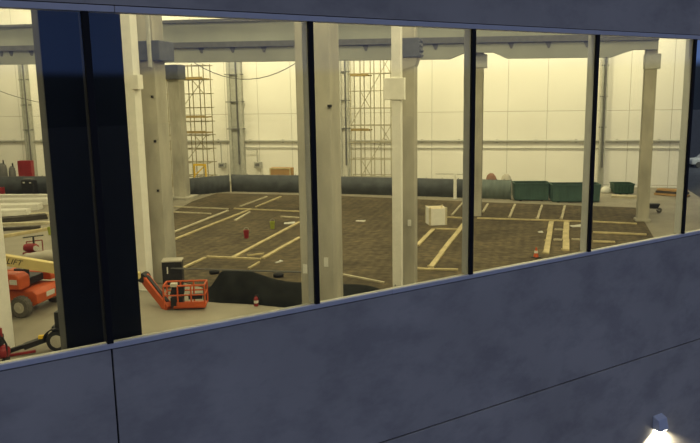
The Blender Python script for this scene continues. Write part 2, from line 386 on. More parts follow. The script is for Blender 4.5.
# ================================================================ FAR WALL FITTINGS
def wall_column(u0, u1, label, kind):
    b0, b1 = bz(u0, 120, AF - 0.4)[0], bz(u1, 120, AF - 0.4)[0]; w = b1 - b0; c = (b0 + b1) / 2
    t = thing('steel_column', label, 'column', hall(AF - 0.35, c), ROT_HALL)
    MB().box((-w * 0.4, 0, 8.5), (w * 0.2, 0.6, 17)).build('flange', 'steel', t)
    MB().box((w * 0.4, 0, 8.5), (w * 0.2, 0.6, 17)).build('flange', 'steel', t)
    MB().box((0, 0.1, 8.5), (w * 0.6, 0.3, 17)).build('web', kind, t)
    s = MB()
    for z in (6.0, 9.0, 12.0): s.box((0, -0.1, z), (w * 1.25, 0.4, 0.1))
    s.build('tie_clips', 'girderdark', t)
    MB().tube((w * 0.15, -0.22, 2), (w * 0.15, -0.22, 16.5), 0.09).build('conduit', 'girderdark', t)
wall_column(229, 243, 'grey steel column with conduit against the cream far wall', 'steel')
wall_column(340.5, 349, 'pale steel column against far wall left of the second scaffold', 'white')
wall_column(600, 606, 'slim grey steel column on far wall right of the fourth mullion', 'steel')
wall_column(24, 31, 'grey steel column on far wall above the red cabinet', 'steel')

ZP = bz(400, 141, AF - 0.2)[1]
t = thing('wall_pipe', 'long grey pipe running level along the cream far wall', 'pipe', hall(AF - 0.2, 0, ZP), ROT_HALL)
MB().tube((BL + 2, 0, 0), (BR - 0.6, 0, 0), 0.12).build('run', 'steel', t)
for k in range(24):
    if BL + 4 + 3.9 * k < BR - 1: MB().box((BL + 4 + 3.9 * k, 0.08, 0), (0.14, 0.2, 0.34)).build('pipe_clip', 'girderdark', t)
t = thing('wall_pipe', 'thinner pipe running level just below the long grey pipe', 'pipe', hall(AF - 0.12, 0, ZP - 0.75), ROT_HALL)
MB().tube((bz(243, 140, AF)[0], 0, 0), (BR - 0.8, 0, 0), 0.05).build('run', 'steel', t)

def electrical(u0, u1, v0, v1, label, arm):
    b0, z0 = bz(u0, v1, AF - 0.3); b1, z1 = bz(u1, v0, AF - 0.3)
    t = thing('electrical_cabinet', label, 'cabinet', hall(AF - 0.26, (b0 + b1) / 2, 1.6), ROT_HALL)
    w, h = b1 - b0, z1 - 1.6
    bo = MB().box((0, 0, h / 2), (w, 0.5, h)).build('housing', 'steel', t, bevel=0.03)
    MB().box((0, -0.27, h * 0.55), (w * 0.6, 0.03, h * 0.5)).build('cabinet_door', 'girderdark', t)
    zz = ZP + 0.0 - 1.6
    pts = [(0, -0.18, h - 0.05), (0, -0.18, zz - 0.95)] + ([(arm, -0.18, zz - 0.95)] if arm else [(0, -0.18, zz - 0.2)])
    MB().path(pts, 0.07).build('conduit', 'steel', t)
electrical(219.5, 225.5, 163, 176, 'small grey electrical cabinet left of the conduit column', 0)
electrical(255, 261.5, 162, 176, 'small grey electrical cabinet right of the conduit column, near plywood crate', -1.15)

# hanging cables
def cable(name, label, P, Q, sag):
    P, Q = Vector(P), Vector(Q); pts = []
    for k in range(13):
        t_ = k / 12; p = P.lerp(Q, t_); p.z -= sag * 4 * t_ * (1 - t_); pts.append(p - P)
    o = MB().path(pts, 0.035).build(name, 'girderdark', loc=P); tag(o, label, 'cable')
cable('hanging_cable', 'thin cable sagging in front of far wall from left scaffold top', onA(186, 57, AG + 0.8), onA(296, 63, AG + 0.8), 1.55)
cable('hanging_cable', 'thin cable slanting across far wall at the upper left', onA(-12, 86, 66), onA(52, 104, 66), 0.3)

# ================================================================ SCAFFOLDS
def scaffold(label, u0, u1, a, ztop, bays, lifts, platforms, m, r, dep=1.6):
    b0, b1 = bz(u0, 130, a)[0], bz(u1, 130, a)[0]; W = b1 - b0
    t = thing('scaffold_tower', label, 'scaffold', hall(a, b0), ROT_HALL)
    for i in range(bays + 1):
        for y in (0, dep):
            MB().tube((W * i / bays, y, 0.0), (W * i / bays, y, ztop), r).build('standard', m, t)
    for j in range(1, lifts + 1):
        z = (ztop - 0.15) * j / lifts
        s = MB()
        for y in (0, dep): s.tube((-0.3, y, z), (W + 0.3, y, z), r * 0.9, 6)
        for i in range(bays + 1): s.tube((W * i / bays, -0.2, z), (W * i / bays, dep + 0.2, z), r * 0.8, 6)
        s.build('ledger_frame', m, t)
    for j in range(lifts):
        z0, z1 = (ztop - 0.15) * j / lifts, (ztop - 0.15) * (j + 1) / lifts
        i = j % bays
        MB().tube((W * i / bays, -0.06, z0), (W * (i + 1) / bays, -0.06, z1), r * 0.75, 6).build('diagonal_brace', m, t)
        if j % 2: MB().tube((W * (i + 1) / bays, -0.1, z0), (W * i / bays, -0.1, z1), r * 0.75, 6).build('diagonal_brace', m, t)
    for (z, x0, x1) in platforms:
        s = MB()
        for k in range(5): s.box((W * (x0 + x1) / 2, 0.15 + k * 0.32, z + 0.06), (W * (x1 - x0), 0.29, 0.10))
        s.box((W * (x0 + x1) / 2, -0.05, z + 0.13), (W * (x1 - x0), 0.05, 0.26))
        s.build('plank_platform', 'plank', t)
    return t
ASC = 68.3
zz = lambda v, a=ASC, u=190: bz(u, v, a)[1]
scaffold('tall scaffold tower behind the thick weathered concrete column', 162, 206, ASC, zz(64), 4, 9,
         [(zz(79.5), 0, 0.98), (zz(133.5), 0.55, 1.0), (zz(118), 0.55, 1.0)], 'scaff', 0.055)
scaffold('taller paler scaffold tower beside the far wall, behind white post', 351, 391, ASC, 15.0, 4, 9,
         [(zz(76, ASC, 365), 0.0, 0.45), (zz(131, ASC, 365), 0.0, 0.45)], 'scaffpale', 0.05)
# yellow frame at the foot of the left scaffold
b0, z1 = bz(194, 164, 67.0); b1, z0 = bz(206, 176, 67.0)
t = thing('yellow_lift_frame', 'yellow steel frame standing at the foot of the left scaffold', 'frame', hall(67.0, b0), ROT_HALL)
W = b1 - b0
MB().box((0, 0, z1 / 2), (0.14, 0.14, z1)).build('upright', 'yellow', t)
MB().box((W, 0, z1 / 2), (0.14, 0.14, z1)).build('upright', 'yellow', t)
MB().box((W / 2, 0, z1 - 0.08), (W, 0.14, 0.2)).build('top_rail', 'yellow', t)
MB().tube((0, 0, z0), (W, 0, z1 - 0.1), 0.06).build('brace', 'yellow', t)

# ================================================================ BARRIERS ALONG THE BACK
def barrier(u0, vb0, u1, vb1, h, label, m='barrier', panels=5):
    P, Q = atZ(u0, vb0), atZ(u1, vb1); d = Q - P; L = d.length; rz = math.atan2(d.y, d.x)
    t = thing('barrier_screen', label, 'barrier', P, rz, 'barrier screens along the back of the hall')
    s = MB(); n = 26; pts = []
    for k in range(n + 1):
        x = L * k / n; pts.append((x, 0.04 * math.sin(k * 1.9) + 0.02 * math.sin(k * 5.1), h + 0.03 * math.sin(k * 2.3)))
    vs = []
    for (x, y, z) in pts: vs += [(x, y, 0.06), (x, y, z)]
    s._add([Vector(v) for v in vs], [(2 * k, 2 * k + 2, 2 * k + 3, 2 * k + 1) for k in range(n)])
    o = s.build('fabric', m, t, smooth=True); so_ = o.modifiers.new('thick', 'SOLIDIFY'); so_.thickness = 0.03
    for k in range(panels + 1):
        x = min(max(L * k / panels, 0.05), L - 0.05)
        MB().tube((x, 0.12, 0), (x, 0.12, h + 0.12), 0.04).build('barrier_post', 'girderdark', t)
    MB().tube((0, 0.12, h), (L, 0.12, h), 0.035).build('top_rail', 'girderdark', t)
    return t
barrier(-30, 195, 62, 194.5, 1.85, 'charcoal barrier screen behind the white panels at the far left')
barrier(62.8, 194.5, 166, 196.5, 1.75, 'charcoal barrier screen running behind the black perimeter column')
barrier(188, 196.3, 230, 192.1, 1.72, 'charcoal barrier screen angled towards the back, right of the weathered column')
barrier(231.8, 192, 312, 193.5, 1.75, 'charcoal barrier screen below the electrical cabinets and plywood crate')
barrier(312.8, 193.5, 395, 196, 1.72, 'charcoal barrier screen at the foot of the paler scaffold')
barrier(395.6, 196, 474, 198.6, 1.72, 'charcoal barrier screen behind the white planter crate')
barrier(474, 198.6, 511, 200, 1.75, 'dull teal barrier screen left of the teal skips', 'tealpale')

def skip(u0, u1, vb, v1, label, m):
    P, Q = atZ(u0, vb), atZ(u1, vb); d = Q - P; W = d.length; rz = math.atan2(d.y, d.x)
    h = zat(u0, v1, P)
    t = thing('waste_skip', label, 'skip', P, rz)
    D_ = 1.7; s = MB()
    # open tub with sloping ends
    ou = [(0.06, 0, 0.1), (W - 0.06, 0, 0.1), (W, 0, h), (0, 0, h)]
    s.prism(ou, (0, 0.06, 0)); s.prism([(x, y + D_, z) for x, y, z in ou], (0, 0.06, 0))
    s.beam((0.08, D_ / 2, 0.12), (0.02, D_ / 2, h), D_, 0.06, up=Vector((1, 0, 0))); s.beam((W - 0.08, D_ / 2, 0.12), (W - 0.02, D_ / 2, h), D_, 0.06, up=Vector((1, 0, 0)))
    s.box((W / 2, D_ / 2, 0.12), (W - 0.2, D_, 0.08))
    s.build('tub', m, t)
    r = MB().beam((0, 0, h), (W, 0, h), 0.12, 0.12).beam((0, D_, h), (W, D_, h), 0.12, 0.12).beam((0, 0, h), (0, D_, h), 0.12, 0.12).beam((W, 0, h), (W, D_, h), 0.12, 0.12)
    r.build('rim', m, t)
    s = MB()
    for k in range(1, 6): s.box((W * k / 6, -0.04, h / 2), (0.09, 0.08, h - 0.25))
    s.build('side_ribs', m, t)
    for x in (0.6, W - 0.6): MB().box((x, D_ / 2, 0.05), (0.2, D_ * 0.9, 0.1)).build('skid', 'black', t)
skip(514, 549, 201, 183.5, 'teal waste skip left of the fourth black mullion, leftmost of two', 'teal')
skip(551.5, 600, 202.6, 185, 'darker teal waste skip directly beside the fourth black mullion', 'teal')
skip(614, 634, 194.5, 184.5, 'small dark green skip seen just left of the girder end column', 'green')
# heap of pale rubble bags behind the skip
def bag(px, r, hgt, label, m, name='rubble_bag', cat='bag', a=None):
    p = atZ(*px) if a is None else hall(a, bz(px[0], px[1], a)[0])
    o = MB().lathe([(0.02, 0), (r * 0.9, 0.0), (r, hgt * 0.25), (r * 0.96, hgt * 0.6), (r * 0.7, hgt * 0.88), (r * 0.3, hgt), (0.02, hgt * 0.97)], n=14).build(name, m, smooth=True, loc=p)
    for v in o.data.vertices: v.co.x *= 1 + 0.12 * math.sin(v.co.z * 7 + v.co.y * 3); v.co.y *= 1 + 0.1 * math.sin(v.co.x * 5)
    return tag(o, label, cat)
bag((605.5, 193), 0.45, 0.65, 'white builder bag left of the small dark green skip', 'paper')
bag((491, 186), 0.6, 2.0, 'reddish brown mound showing above the dull teal barrier', 'rubble', 'covered_heap', 'heap', 69.0)
bag((506, 186), 0.6, 1.95, 'dusty pale mound showing above barrier next to leftmost teal skip', 'greytarp', 'covered_heap', 'heap', 69.0)

# timber stack at right end of far wall
P, Q = atZ(654, 195), atZ(688, 197.5); d = Q - P
t = thing('timber_stack', 'brown timber stack lying at the foot of far wall, right end', 'timber', P, math.atan2(d.y, d.x))
for k in range(3): MB().box((d.length / 2, 0.3 + 0.05 * k, 0.12 + 0.2 * k), (d.length - 0.2 * k, 0.7, 0.17)).build('plank_layer', 'timberdark' if k == 1 else 'ply', t, bevel=0.01)
P, Q = atZ(611, 198), atZ(641, 199); d = Q - P
t = thing('pallet', 'low tan pallet lying in front of the small green skip', 'pallet', P, math.atan2(d.y, d.x))
for k in range(6): MB().box((d.length * (k + 0.5) / 6, 0.6, 0.17), (d.length / 7, 1.2, 0.04)).build('deck_board', 'timberpale', t)
for y in (0.08, 0.6, 1.12): MB().box((d.length / 2, y, 0.075), (d.length, 0.12, 0.15)).build('bearer', 'timberpale', t)
# dark barrow right of the girder end column
t = thing('wheelbarrow', 'small dark wheelbarrow on pale floor right of the girder end column', 'wheelbarrow', atZ(652, 213), ROT_VIEW)
MB().prism([(-0.55, -0.3, 0.75), (0.5, -0.3, 0.75), (0.3, -0.3, 0.4), (-0.3, -0.3, 0.4)], (0, 0.6, 0)).build('tray', 'black', t)
MB().lathe([(0.08, -0.05), (0.2, -0.05), (0.2, 0.05), (0.08, 0.05)], (0.55, 0, 0.2), 'Y').build('wheel', 'rubber', t)
for y in (-0.25, 0.25):
    MB().tube((0.55, y * 0.4, 0.2), (-1.0, y, 0.75), 0.025).build('handle_bar', 'steel', t)
    MB().tube((-0.3, y, 0.5), (-0.35, y, 0.0), 0.025).build('leg', 'steel', t)

# plywood crate, behind the barrier
b0, z1 = bz(269.5, 168, 69); b1, _ = bz(290.5, 168, 69)
t = thing('plywood_crate', 'orange brown plywood crate standing behind the barrier on the far wall side', 'crate', hall(69, b0), ROT_HALL)
W = b1 - b0
MB().box((W / 2, 0.5, z1 / 2), (W, 1.0, z1)).build('box', 'ply', t, bevel=0.01)
s = MB()
for x in (0.06, W - 0.06): s.box((x, -0.02, z1 / 2), (0.12, 0.05, z1))
s.box((W / 2, -0.02, z1 - 0.06), (W - 0.24, 0.05, 0.12))
s.build('battens', 'timber', t)

# thin stanchion with rail in front of the back barrier
P = atZ(455, 199)
t = thing('stanchion_frame', 'thin white post with a crossbar before the back barrier', 'post', P, ROT_HALL)
MB().box((0, 0, 1.15), (0.28, 0.2, 2.3)).build('post', 'white', t, bevel=0.02)
MB().tube((-1.8, 0, 2.3), (1.7, 0, 2.3), 0.05).build('crossbar', 'steel', t)
MB().box((0, 0, 0.03), (0.6, 0.6, 0.06)).build('base_plate', 'steel', t)

# ================================================================ FORMWORK BOARDS
def board(u0, v0, u1, v1, w, label, m='timber', h=0.10, zb_=0.05):
    P, Q = atZ(u0, v0, zb_), atZ(u1, v1, zb_); d = Q - P; L = d.length; rz = math.atan2(d.y, d.x)
    s = MB(); x = 0.0; n = max(1, round(L / 3.6))
    for k in range(n):
        x0, x1 = L * k / n, L * (k + 1) / n
        hh = h * random.uniform(0.9, 1.05)
        s.box(((x0 + x1) / 2, random.uniform(-0.02, 0.02), hh / 2), (x1 - x0 - (0.02 if n > 1 else 0), w, hh), random.uniform(-0.004, 0.004))
        s.box((x0 + 0.25, w / 2 + 0.03, hh * 0.45), (0.06, 0.06, hh * 0.9))       # stake holding the board
    o = s.build('formwork_board', m, loc=P, rz=rz, bevel=0.008)
    return tag(o, label, 'board', 'formwork boards on the dark slab')
T = [
 (174, 240, 250, 210, .20, 'long yellow board slanting away from the sleeved concrete column', 0),
 (256, 207.5, 281, 197, .18, 'yellow board at the slab back, right one of a slanting pair', 0),
 (173, 233, 228, 211, .20, 'pale dashed board slanting away, left neighbour of the long yellow board', 1),
 (240, 207, 267, 197, .16, 'yellow board at the slab back, left one of a slanting pair', 1),
 (172, 207, 228.5, 209.4, .20, 'level board at the slab back edge beside the weathered column', 1),
 (234, 209, 300, 212, .22, 'level board crossing the slab back between weathered column and wide beige column', 0),
 (170, 212.3, 211, 214.2, .15, 'thin level board just in front of the weathered column', 1),
 (235, 221, 250, 212.5, .18, 'short loose board lying beside the end of the long yellow board', 1),
 (233, 258, 300, 222.5, .24, 'upper one of two wide yellow boards slanting up to the wide beige column', 0),
 (262.3, 259.2, 300, 238, .24, 'lower one of two wide yellow boards slanting up to the wide beige column', 0),
 (207, 257.5, 260.5, 260, .17, 'level yellow board joining the feet of the two wide slanting boards', 0),
 (183, 268.5, 205, 258.4, .18, 'yellow board running from the black gang box to the level board', 0),
 (249, 269.5, 259.5, 263, .13, 'short yellow board pointing at the top of the black tarpaulin', 0),
 (247, 256.3, 264, 254.2, .09, 'thin loose lath lying between the two wide slanting boards', 0),
 (281, 217, 299, 218, .13, 'short level board beside the wide beige column at mid slab', 1),
 (417, 246, 433, 229.8, .28, 'yellow board slanting up to the foot of the white planter crate', 0),
 (430.5, 268, 467, 220.5, .30, 'long wide yellow board slanting up past the white planter crate', 0),
 (414, 269.3, 458, 270.5, .16, 'level yellow board near the sill, at the foot of the long wide board', 0),
 (436, 229.3, 457, 230, .13, 'short level board in front of the white planter crate', 0),
 (446, 217.6, 467, 218.5, .17, 'short level board beside the white planter crate on its right', 0),
 (452, 215.5, 465, 201, .15, 'thin pale board slanting to the back behind the planter crate', 1),
 (340, 274.8, 384, 283.5, .12, 'pale lath lying beside the black tarpaulin right of the beige column', 1),
 (483, 212.5, 488, 204.5, .17, 'first pale board in the back row, beside the third mullion', 1),
 (509.6, 217.6, 514.7, 204.8, .17, 'second pale board from the third mullion in the back row', 1),
 (537.4, 219, 541.7, 205.6, .17, 'third pale board from the third mullion in the back row', 1),
 (561.4, 219.4, 564.9, 206.4, .17, 'fourth pale board in the back row, nearest the fourth mullion', 1),
 (477, 218.6, 586, 222, .22, 'long level yellow board below the back row of pale boards', 0),
 (593, 222, 637, 224.3, .18, 'level yellow board at the foot of the girder end column, rear one', 0),
 (546, 254, 551.3, 222.5, .34, 'left one of two wide boards running away near the orange cone', 0),
 (565.5, 251, 566.5, 222.5, .40, 'right one of two wide boards running away near the orange cone', 0),
 (553.5, 240.3, 562, 240.5, .12, 'short cross lath between the two wide boards, nearer one', 1),
 (554.5, 230, 562.5, 230.2, .12, 'short cross lath between the two wide boards, farther one', 1),
 (571.5, 240, 584, 240.5, .12, 'short level lath right of the two wide boards', 1),
 (593, 232.9, 646.5, 235.2, .22, 'level yellow board in the fifth pane, middle one of three', 0),
 (593, 242, 615, 242.7, .20, 'short level yellow board in the fifth pane, nearest the sill', 0),
]
for (u0, v0, u1, v1, w, lab, k) in T: board(u0, v0, u1, v1, w, lab, 'timberpale' if k else 'timber')

# ================================================================ SMALL THINGS ON THE SLAB
ZSL = 0.05
P = atZ(436, 223.8, ZSL)
t = thing('planter_crate', 'white square crate with yellow inside standing on the dark slab', 'crate', P, ROT_VIEW + 0.12)
w, h = 1.2, 1.25
for dx, dy, sx, sy in ((0, -w / 2, w, .08), (0, w / 2, w, .08), (-w / 2, 0, .08, w), (w / 2, 0, .08, w)):
    MB().box((dx, dy, h / 2), (sx, sy, h)).build('side_panel', 'white', t, bevel=0.01)
MB().box((0, 0, h - 0.22), (w - 0.1, w - 0.1, 0.1)).build('filling', 'yellow', t)
s = MB()
for dx in (-1, 1):
    for dy in (-1, 1): s.box((dx * w / 2, dy * w / 2, h / 2 + 0.03), (0.14, 0.14, h + 0.06))
s.build('corner_posts', 'timberpale', t)

def bucket(px, m, label, r=0.19):
    t = thing('bucket', label, 'bucket', atZ(*px, ZSL))
    MB().lathe([(r * 0.75, 0), (r, 0.5), (r * 1.06, 0.5), (r * 1.06, 0.55), (r * 0.9, 0.55), (r * 0.68, 0.06), (0.01, 0.06)]).build('pail', m, t, smooth=False)
    pts = [(r * math.cos(k * math.pi / 8), 0.0, 0.52 + 0.22 * math.sin(k * math.pi / 8)) for k in range(9)]
    MB().path(pts, 0.012).build('handle', 'steel', t)
bucket((246.5, 238), 'red', 'small red and white bucket on the dark slab, mid left pane')
bucket((272.5, 228.8), 'sagegreen', 'small lime green bucket on the dark slab, mid left pane')
def cone(px, label):
    t = thing('traffic_cone', label, 'cone', atZ(*px, ZSL))
    MB().box((0, 0, 0.025), (0.42, 0.42, 0.05)).build('base', 'black', t, bevel=0.01)
    MB().lathe([(0.16, 0.05), (0.10, 0.28), (0.11, 0.28), (0.075, 0.42), (0.08, 0.42), (0.035, 0.6), (0.015, 0.61)]).build('body', 'orange', t)
    MB().lathe([(0.114, 0.275), (0.082, 0.42)], n=20).build('reflective_band', 'paper', t)
cone((536, 257.5), 'orange traffic cone on the slab just above the sill')
def scrap(u, v, w, d, rz, label, m='paper'):
    s = MB(); s.box((0, 0, 0.03), (w, d, 0.05)); s.box((w * 0.2, d * 0.3, 0.07), (w * 0.6, d * 0.5, 0.03), 0.5)
    tag(s.build('board_offcut', m, loc=atZ(u, v, ZSL), rz=rz), label, 'offcut')
scrap(360.5, 221.4, 0.7, 0.3, ROT_VIEW - 0.5, 'white board offcut on open slab left of the white post')
scrap(289.5, 223.5, 0.8, 0.5, ROT_VIEW, 'white board offcut beside the wide beige column')
scrap(577, 226.5, 0.9, 0.5, ROT_VIEW, 'white board offcut on slab just left of fourth mullion')
scrap(540.5, 232.5, 0.3, 0.3, ROT_VIEW, 'tiny white scrap left of the two wide boards')
scrap(279, 262.3, 0.55, 0.12, ROT_VIEW + 0.9, 'thin white offcut below the wide slanting boards')
def sandbag(px, label):
    o = MB().lathe([(0.02, -0.28), (0.10, -0.26), (0.14, -0.1), (0.14, 0.1), (0.10, 0.26), (0.02, 0.28)], (0, 0, 0.12), 'X', 10).build('sandbag', 'black', loc=atZ(*px, ZSL), rz=ROT_VIEW, smooth=True)
    tag(o, label, 'sandbag')
sandbag((214.5, 274), 'small dark sandbag left of the black tarpaulin peak')
sandbag((278.5, 277.3), 'small dark sandbag right of the black tarpaulin peak')
# rope strung from the sleeved column to the wide beige column
P, Q = atD(166, 268, 36.9), atD(308, 272.3, 24.4)
cable('rope', 'thin pale rope stretched above the black tarpaulin to the wide beige column', P, Q, 0.01)

# ================================================================ TARPAULIN HEAP
st = [(203.5, 299.5, 301), (208, 293, 302), (214, 284.5, 302.5), (219, 276, 303), (224, 269.3, 303.3), (232, 269.2, 303.5), (242, 269.5, 304), (251, 270, 304.5),
      (258, 273, 305), (266, 276, 306), (276, 279.5, 307), (288, 281.5, 308), (300, 282.5, 309), (320, 283.5, 310), (340, 284.5, 311), (356, 284, 312), (368, 285.5, 312), (380, 289, 312), (388, 296, 311)]
rows = []
for i, (u, vt, vb) in enumerate(st):
    F_ = atZ(u, vb); dirv = Vector((ray(u, vb).x, ray(u, vb).y, 0)).normalized()
    d0 = (Vector((F_.x, F_.y, 0))).length
    R0 = F_ + dirv * 1.5; q = ray(u, vt); hz_ = max(0.06, H + q.z * ((d0 + 1.5) / math.hypot(q.x, q.y)))
    wob = 0.10 * math.sin(i * 2.1)
    row = []
    for (fy, fz) in ((0, 0.0), (0.10, 0.22), (0.32, 0.5), (0.62, 0.78), (0.88, 0.96), (1.0, 1.0), (1.2, 0.93), (1.5, 0.55), (1.8, 0.2), (2.0, 0.0)):
        p = F_ + dirv * (1.5 * fy + (wob * (1 - abs(fy - 0.3)) if 0 < fy < 1 else 0)); p.z = hz_ * fz + 0.012
        if 0 < fz < 0.99: p.z += 0.03 * math.sin(i * 1.7 + fy * 9)
        row.append(p)
    rows.append(row)
c0 = rows[6][4].copy(); c0.z = 0
s = MB(); allv = [p - c0 for r in rows for p in r]; nc = 10
s._add(allv, [(i * nc + j, (i + 1) * nc + j, (i + 1) * nc + j + 1, i * nc + j + 1) for i in range(len(rows) - 1) for j in range(nc - 1)])
o = s.build('tarpaulin', 'tarp', loc=c0, smooth=True)
sd = o.modifiers.new('sub', 'SUBSURF'); sd.levels = 2; sd.render_levels = 2
tag(o, 'large black tarpaulin draped over a heap at the slab edge', 'tarpaulin')

# fire extinguisher before the tarpaulin
t = thing('fire_extinguisher', 'small red fire extinguisher on the floor before the black tarpaulin', 'fire extinguisher', atZ(256.3, 306), ROT_VIEW)
t.scale = (0.7, 0.7, 0.7)
MB().lathe([(0.02, 0.0), (0.14, 0.0), (0.15, 0.04), (0.15, 0.5), (0.10, 0.6), (0.05, 0.64), (0.05, 0.7), (0.02, 0.71)]).build('cylinder', 'red', t, smooth=False)
MB().box((0.05, 0, 0.75), (0.24, 0.05, 0.06)).build('handle', 'black', t)
MB().path([(0.06, 0, 0.7), (0.22, 0, 0.6), (0.22, 0, 0.25)], 0.025).build('hose', 'black', t)
MB().lathe([(0.153, 0.22), (0.153, 0.40)]).build('label_band', 'paper', t)

# black gang box against the sleeved column
t = thing('gang_box', 'black upright gang box with pale lid in front of the sleeved column', 'tool box', atZ(174, 286.5), ROT_VIEW + 0.1)
MB().box((0, 0, 0.72), (0.98, 0.75, 1.3)).build('body', 'black', t, bevel=0.02)
MB().box((0, 0, 1.40), (1.02, 0.8, 0.08)).build('lid', 'greytarp', t, bevel=0.02)
MB().box((-0.22, -0.385, 0.95), (0.06, 0.02, 0.35)).build('latch', 'paper', t)
for x in (-0.38, 0.38): MB().box((x, 0, 0.035), (0.12, 0.7, 0.07)).build('skid', 'black', t)

# ================================================================ BOOM LIFT (chassis left, basket past the black column)
BLo = atZ(22.5, 317)
brz = ROT_VIEW - 0.21
bl = thing('boom_lift', 'orange boom lift with cream boom, its basket lowered right of the black column', 'boom lift', BLo, brz)
inv = Matrix.Rotation(-brz, 3, 'Z')
def loc(u, v, d): return inv @ (atD(u, v, d) - BLo)
def wheel(x, y, r=0.47, w=0.36):
    o = MB().lathe([(r * 0.55, -w / 2), (r * 0.9, -w / 2), (r, -w * 0.35), (r, w * 0.35), (r * 0.9, w / 2), (r * 0.55, w / 2)], (x, y, r), 'Y', 28).build('wheel', 'rubber', bl)
    MB().lathe([(0.02, -w * 0.62), (r * 0.2, -w * 0.6), (r * 0.25, -w * 0.53), (r * 0.5, -w * 0.53), (r * 0.54, -w * 0.5), (r * 0.54, w * 0.5), (r * 0.5, w * 0.53), (0.02, w * 0.56)], (x, y, r), 'Y', 20).build('hub', 'greytarp', o)
    s = MB()
    for k in range(18):
        t_ = 2 * math.pi * k / 18
        s.box((x + math.cos(t_) * r, y, r + math.sin(t_) * r), (0.05, w * 0.8, 0.07), mtx=Matrix.Rotation(-t_, 3, 'Y'))
    s.build('tread', 'rubber', o)
for x in (0.0, -2.5):
    wheel(x, 0.0); wheel(x, 2.45)
ch = MB().prism([(-2.6, 0.28, 0.42), (0.35, 0.28, 0.42), (0.62, 0.28, 0.55), (0.62, 0.28, 0.95), (0.4, 0.28, 1.12), (-2.6, 0.28, 1.12)], (0, 1.9, 0)).build('chassis', 'orange', bl, bevel=0.04)
MB().box((0.635, 1.25, 0.82), (0.02, 0.6, 0.22)).build('decal_plate', 'paper', ch)
MB().box((0, 1.22, 0.45), (0.16, 2.2, 0.16)).build('axle', 'black', bl)
MB().lathe([(0.55, 1.12), (0.55, 1.3)], (-1.2, 1.23, 0), 'Z', 24).build('turntable_ring', 'black', bl)
h1 = MB().prism([(-2.1, -0.15, 1.26), (0.12, -0.15, 1.26), (0.12, -0.15, 1.8), (-0.1, -0.15, 1.96), (-2.1, -0.15, 1.96)], (0, 0.75, 0)).build('engine_hood', 'orange', bl, bevel=0.06)
MB().box((-0.18, -0.16, 1.62), (0.36, 0.02, 0.22)).build('decal_plate', 'paper', h1)
MB().prism([(-2.1, 1.9, 1.22), (0.25, 1.9, 1.22), (0.3, 1.9, 1.45), (0.15, 1.9, 1.62), (-2.1, 1.9, 1.62)], (0, 0.7, 0)).build('tank_hood', 'orange', bl, bevel=0.06)
MB().box((-1.1, 1.25, 1.42), (2.0, 1.24, 0.34)).build('turret', 'black', bl, bevel=0.03)
MB().box((-0.5, 0.9, 1.75), (0.5, 0.4, 0.5)).build('lift_cylinder_mount', 'black', bl)
# boom: main tube, fly tube, jib
dB = 32.4
b0, b1, b2 = loc(-40, 252.5, dB - 1), loc(60, 268.5, dB - 0.3), loc(140, 275.5, dB - 0.4)
mb = MB().beam(b0, b1, 0.36, 0.47).build('main_boom', 'boom', bl, bevel=0.03)
MB().beam(b0 + (b1 - b0) * 0.97, b1 + (b1 - b0).normalized() * 0.12, 0.42, 0.53).build('wear_collar', 'black', mb)
MB().beam(b1, b2, 0.26, 0.30).build('fly_boom', 'boom', bl, bevel=0.02)
# lettering on the boom's near side
fc = bpy.data.curves.new('lettering', 'FONT'); fc.body = 'LIFT'; fc.size = 0.36; fc.extrude = 0.004; fc.shear = 0.25; fc.align_x = 'CENTER'; fc.align_y = 'CENTER'
fo = bpy.data.objects.new('lettering', fc); COL.objects.link(fo); fo.parent = mb
me_ = bpy.data.meshes.new_from_object(fo); bpy.data.objects.remove(fo)
fo = bpy.data.objects.new('lettering', me_); COL.objects.link(fo); fo.parent = mb
me_.materials.clear(); me_.materials.append(M['black'])
dx = (b1 - b0).normalized(); ny = Vector((0, 0, 1)).cross(dx).normalized(); nz = dx.cross(ny)
pl = b0 + dx * ((loc(15, 260, dB - 0.7) - b0).dot(dx)) - ny * 0.19
rm = Matrix((dx, nz, -ny)).transposed()
fo.rotation_euler = rm.to_euler(); fo.location = pl
j0, j1 = loc(144, 277, 33.6), loc(169.5, 309, 32.8)
jb = MB().beam(j0, j1, 0.36, 0.40).build('jib', 'orange', bl, bevel=0.03)
off = Vector((0.12, -0.05, 0.14))
MB().beam(j0 + off + (j1 - j0) * 0.05, j0 + off + (j1 - j0) * 0.86, 0.16, 0.12).build('jib_cylinder', 'black', jb)
MB().tube(j0 + Vector((0, -0.25, 0)), j0 + Vector((0, 0.25, 0)), 0.22, 14).build('jib_knuckle', 'black', jb)
# platform basket: local frame facing the viewer
Bc = atD(186.5, 313.5, 32.6); Bc.z = max(Bc.z, 0.1)
bk = bpy.data.objects.new('platform', None); COL.objects.link(bk); bk.parent = bl
bk.location = inv @ (Bc - BLo); bk.rotation_euler.z = ROT_VIEW - brz + 0.06
W2, D2, HT = 1.72, 0.86, 1.06
MB().box((0.15, D2 / 2, 0.05), (W2 - 0.3, D2, 0.1)).box((0.22, 0.0, 0.17), (W2 - 0.44, 0.05, 0.24)).build('deck', 'orange', bk, bevel=0.01)
s = MB()
for z, rr in ((0.62, 0.035), (HT, 0.045)):
    c = [(-W2 / 2 - 0.12, 0, z), (W2 / 2, 0, z), (W2 / 2, D2, z), (-W2 / 2 - 0.12, D2, z), (-W2 / 2 - 0.12, 0, z)]
    s.path(c, rr)
for x in (-W2 / 2 - 0.12, -0.35, 0.25, W2 / 2):
    for y in (0, D2): s.tube((x, y, 0.05), (x, y, HT), 0.038)
s.build('guard_rail', 'orange', bk)
